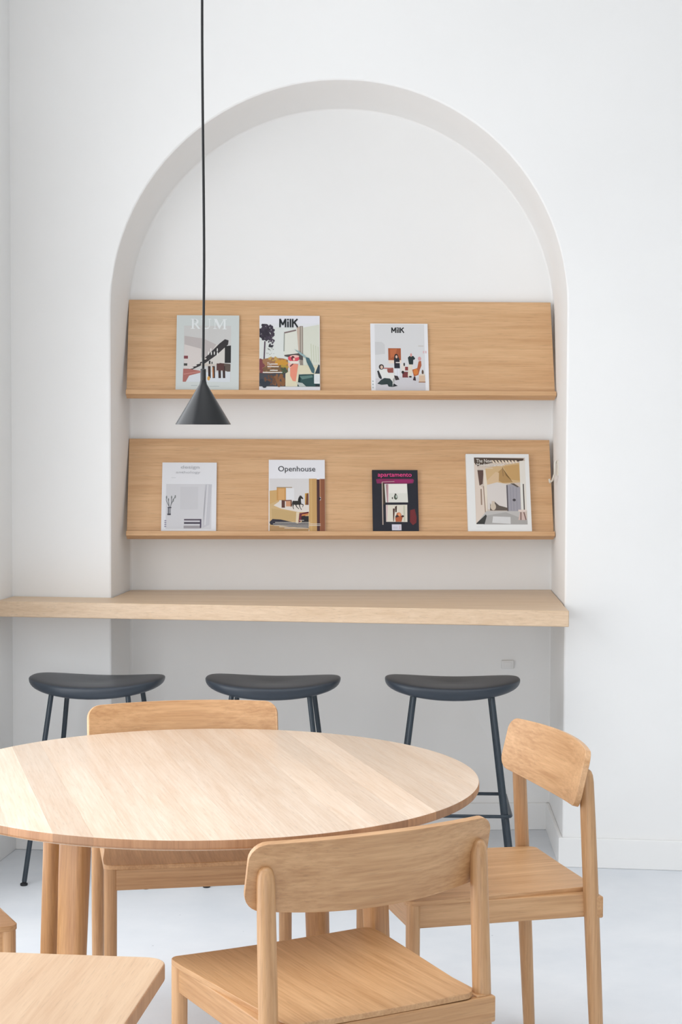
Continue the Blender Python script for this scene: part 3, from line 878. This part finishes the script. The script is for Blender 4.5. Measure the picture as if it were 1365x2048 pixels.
# ------------------------------------------------------------------ oak chairs
CHAIR_GROUP = 'oak chairs around the round table'
def make_chair(label):
    t = thing('dining_chair', label, 'chair', group=CHAIR_GROUP)
    # seat: thin bent ply, trapezoid with rounded corners
    YF, YB = 0.2193, -0.2400
    def halfw(y): return 0.194 + (0.2275 - 0.194) * max(0, min(1, (y - YB) / (YF - YB) * 1.15))
    r = 0.022
    ycols = sorted(set([YB + r - r * math.sin(PI / 2 * k / 5) for k in range(1, 6)] + [YF - r + r * math.sin(PI / 2 * k / 5) for k in range(1, 6)]
                       + [YB + r + (YF - YB - 2 * r) * k / 20 for k in range(21)]))
    def ins(y):
        d = min(y - YB, YF - y)
        return 0.0 if d >= r else r - math.sqrt(max(0, r * r - (r - d) ** 2))
    def seat_fn(y, x, s):
        sag = 0.006 * (1 - (x / 0.22) ** 2) * (0.4 + 0.6 * math.cos((y + 0.03) / 0.25 * PI / 2) ** 2)
        return Vector((x, y, 0.4620 + s - sag))
    bm = bmesh.new()
    add_plate(bm, ycols, lambda y: -halfw(y) + ins(y), lambda y: halfw(y) - ins(y), 16, seat_fn, 0.011)
    build('seat', bm, oaky, t, bevel=0.0022, segs=2)
    # backrest: curved panel, leaning back
    H, R = 0.2490, 0.030
    us = end_columns(H, R, 22)
    lo = lambda u: 0.645 + 0.017 * (u / H) ** 2 + corner_inset(u, H, R)
    hi = lambda u: 0.786 - 0.003 * (u / H) ** 2 - corner_inset(u, H, R)
    tl = math.tan(math.radians(13.5))
    def back_fn(u, v, s):
        y = -0.2205 + 0.65 * u * u - tl * (v - 0.71)
        sl = 1.30 * u; q = math.sqrt(1 + sl * sl)
        return Vector((u - s * sl / q, y + s / q, v + s * tl))
    bm = bmesh.new()
    add_plate(bm, us, lo, hi, 8, back_fn, 0.013)
    build('backrest', bm, oakx, t, bevel=0.0028, segs=3)
    for sx in (-1, 1):
        bm = bmesh.new()
        add_rod(bm, [((sx * 0.2120, 0.200, 0.0), 0.0125), ((sx * 0.2120, 0.200, 0.006), 0.0142), ((sx * 0.2115, 0.200, 0.25), 0.0155),
                     ((sx * 0.2110, 0.200, 0.452), 0.0160), ((sx * 0.2110, 0.200, 0.4575), 0.0155)], 24)
        build('leg', bm, oakz, t, angle=50)
        bm = bmesh.new()
        P0, P1 = Vector((sx * 0.2230, -0.240, 0.0)), Vector((sx * 0.2205, -0.2025, 0.742))
        st = []
        for z, r_ in ((0.0, 0.0130), (0.006, 0.0145), (0.22, 0.0168), (0.44, 0.0176), (0.62, 0.0172), (0.712, 0.0164), (0.727, 0.0150), (0.736, 0.0118), (0.7405, 0.0070), (0.742, 0.0010)):
            st.append((P0.lerp(P1, z / 0.742), r_))
        add_rod(bm, st, 24)
        build('leg', bm, oakz, t, angle=60)
        bm = bmesh.new()
        add_box(bm, sx * 0.2085 - 0.010, sx * 0.2085 + 0.010, -0.236, 0.188, 0.404, 0.4572)
        build('side_rail', bm, oaky, t, bevel=0.002)
    bm = bmesh.new(); add_box(bm, -0.199, 0.199, 0.190, 0.211, 0.404, 0.4545)
    build('front_rail', bm, oakx, t, bevel=0.002)
    bm = bmesh.new(); add_box(bm, -0.2375, 0.2375, -0.2415, -0.222, 0.404, 0.4535)
    build('back_rail', bm, oakx, t, bevel=0.004, segs=3)
    return t

def place(t, x, y, fx, fy):
    t.location = (x, y, 0); t.rotation_euler = (0, 0, math.atan2(-fx, fy))
chair = make_chair('oak chair seen from behind, nearest the camera, in front of the round table')
place(chair, -0.0323, 3.2572, -0.4771, 0.8789)
for lab, a in (('oak chair on the far side of the round table, facing the camera', (-0.3765, 4.3061, 0.1827, -0.9832)),
               ('oak chair right of the round table with its pale back catching the window light', (0.3032, 4.0159, -0.9686, -0.2487)),
               ('oak chair at the left picture edge, only a seat corner showing under the table', (-0.965, 3.666, 0.9023, 0.4311))):
    k = copy_thing(chair, lab); place(k, *a)

# ------------------------------------------------------------------ counter stools
STOOL_GROUP = 'charcoal stools under the counter'
def make_stool(label):
    t = thing('counter_stool', label, 'stool', group=STOOL_GROUP)
    A, B = 0.228, 0.160
    bm = bmesh.new()
    NT, NR_ = 64, 14
    def outline(th):
        e = 2 / 2.5
        return (math.copysign(abs(math.cos(th)) ** e, math.cos(th)) * A, math.copysign(abs(math.sin(th)) ** e, math.sin(th)) * B)
    def mid(x, y): return 0.650 + 0.016 * (x / A) ** 2 - 0.006 * (y / B) ** 2
    def surf(r, th, s):
        x0, y0 = outline(th)
        x, y = x0 * r, y0 * r
        q = max(0.0, 1 - r ** 20) ** 0.5
        up = 0.010 * q - 0.008 * (1 - r) ** 1.2 * (1 - (x / A) ** 2) * 1.4
        dn = (0.036 - 0.009 * (abs(x) / A) ** 1.7) * max(0.0, 1 - r ** 16) ** 0.5
        return Vector((x, y, mid(x, y) + (up if s > 0 else -dn)))
    rs = [0.25, 0.45, 0.6, 0.72, 0.81, 0.87, 0.915, 0.945, 0.967, 0.982, 0.992, 0.998]
    rings = []
    for r in rs: rings.append([surf(r, 2 * PI * j / NT, 1) for j in range(NT)])
    rings.append([surf(1.0, 2 * PI * j / NT, 1) for j in range(NT)])
    for r in rs[::-1]: rings.append([surf(r, 2 * PI * j / NT, -1) for j in range(NT)])
    rv = [[bm.verts.new(p) for p in r] for r in rings]
    for i in range(len(rv) - 1):
        for j in range(NT):
            bm.faces.new((rv[i][j], rv[i][(j + 1) % NT], rv[i + 1][(j + 1) % NT], rv[i + 1][j]))
    for ring, s in ((rv[0], 1), (rv[-1], -1)):
        cv = bm.verts.new(surf(0, 0, s))
        for j in range(NT): bm.faces.new((ring[j], ring[(j + 1) % NT], cv))
    build('seat', bm, stool_shell, t, angle=80)
    for sx in (-1, 1):
        for sy in (-1, 1):
            P0 = Vector((sx * 0.203, sy * 0.190, 0.012)); P1 = Vector((sx * 0.127, sy * 0.112, 0.640))
            bm = bmesh.new()
            add_rod(bm, [(P0, 0.0082), (P0.lerp(P1, 0.5), 0.0085), (P1, 0.0085)], 20)
            lg = build('leg', bm, stool_steel, t, angle=50)
            bm = bmesh.new()
            add_lathe(bm, [(0.001, 0.0), (0.0115, 0.0), (0.0125, 0.003), (0.0120, 0.007), (0.006, 0.010), (0.005, 0.022), (0.001, 0.022)], 20, P0.x + sx * 0.001, P0.y)
            build('foot_glide', bm, rubber, lg, angle=40)
    # footrest ring runs round the outside of the legs
    z = 0.238; cx, cy, rr = 0.191, 0.178, 0.018
    path = []
    for (qx, qy, a0) in ((1, 1, 0), (-1, 1, PI / 2), (-1, -1, PI), (1, -1, 1.5 * PI)):
        for k in range(7):
            a = a0 + PI / 2 * k / 6
            path.append((qx * (cx - rr) + rr * math.cos(a), qy * (cy - rr) + rr * math.sin(a), z))
    bm = bmesh.new()
    add_tube(bm, path, 0.0058, 12, closed=True)
    build('footrest', bm, stool_steel, t, angle=60)
    return t
stool = make_stool('charcoal counter stool, leftmost of three, in front of the white pier')
stool.location = (-0.822, 5.795, 0); stool.rotation_euler = (0, 0, math.radians(-5.0))
s2 = copy_thing(stool, 'charcoal counter stool, middle of three, behind the far chair')
s2.location = (-0.227, 5.790, 0); s2.rotation_euler = (0, 0, math.radians(-2.2))
s3 = copy_thing(stool, 'charcoal counter stool, rightmost of three, with its footrest showing beside the table')
s3.location = (0.378, 5.790, 0); s3.rotation_euler = (0, 0, math.radians(-2.2))
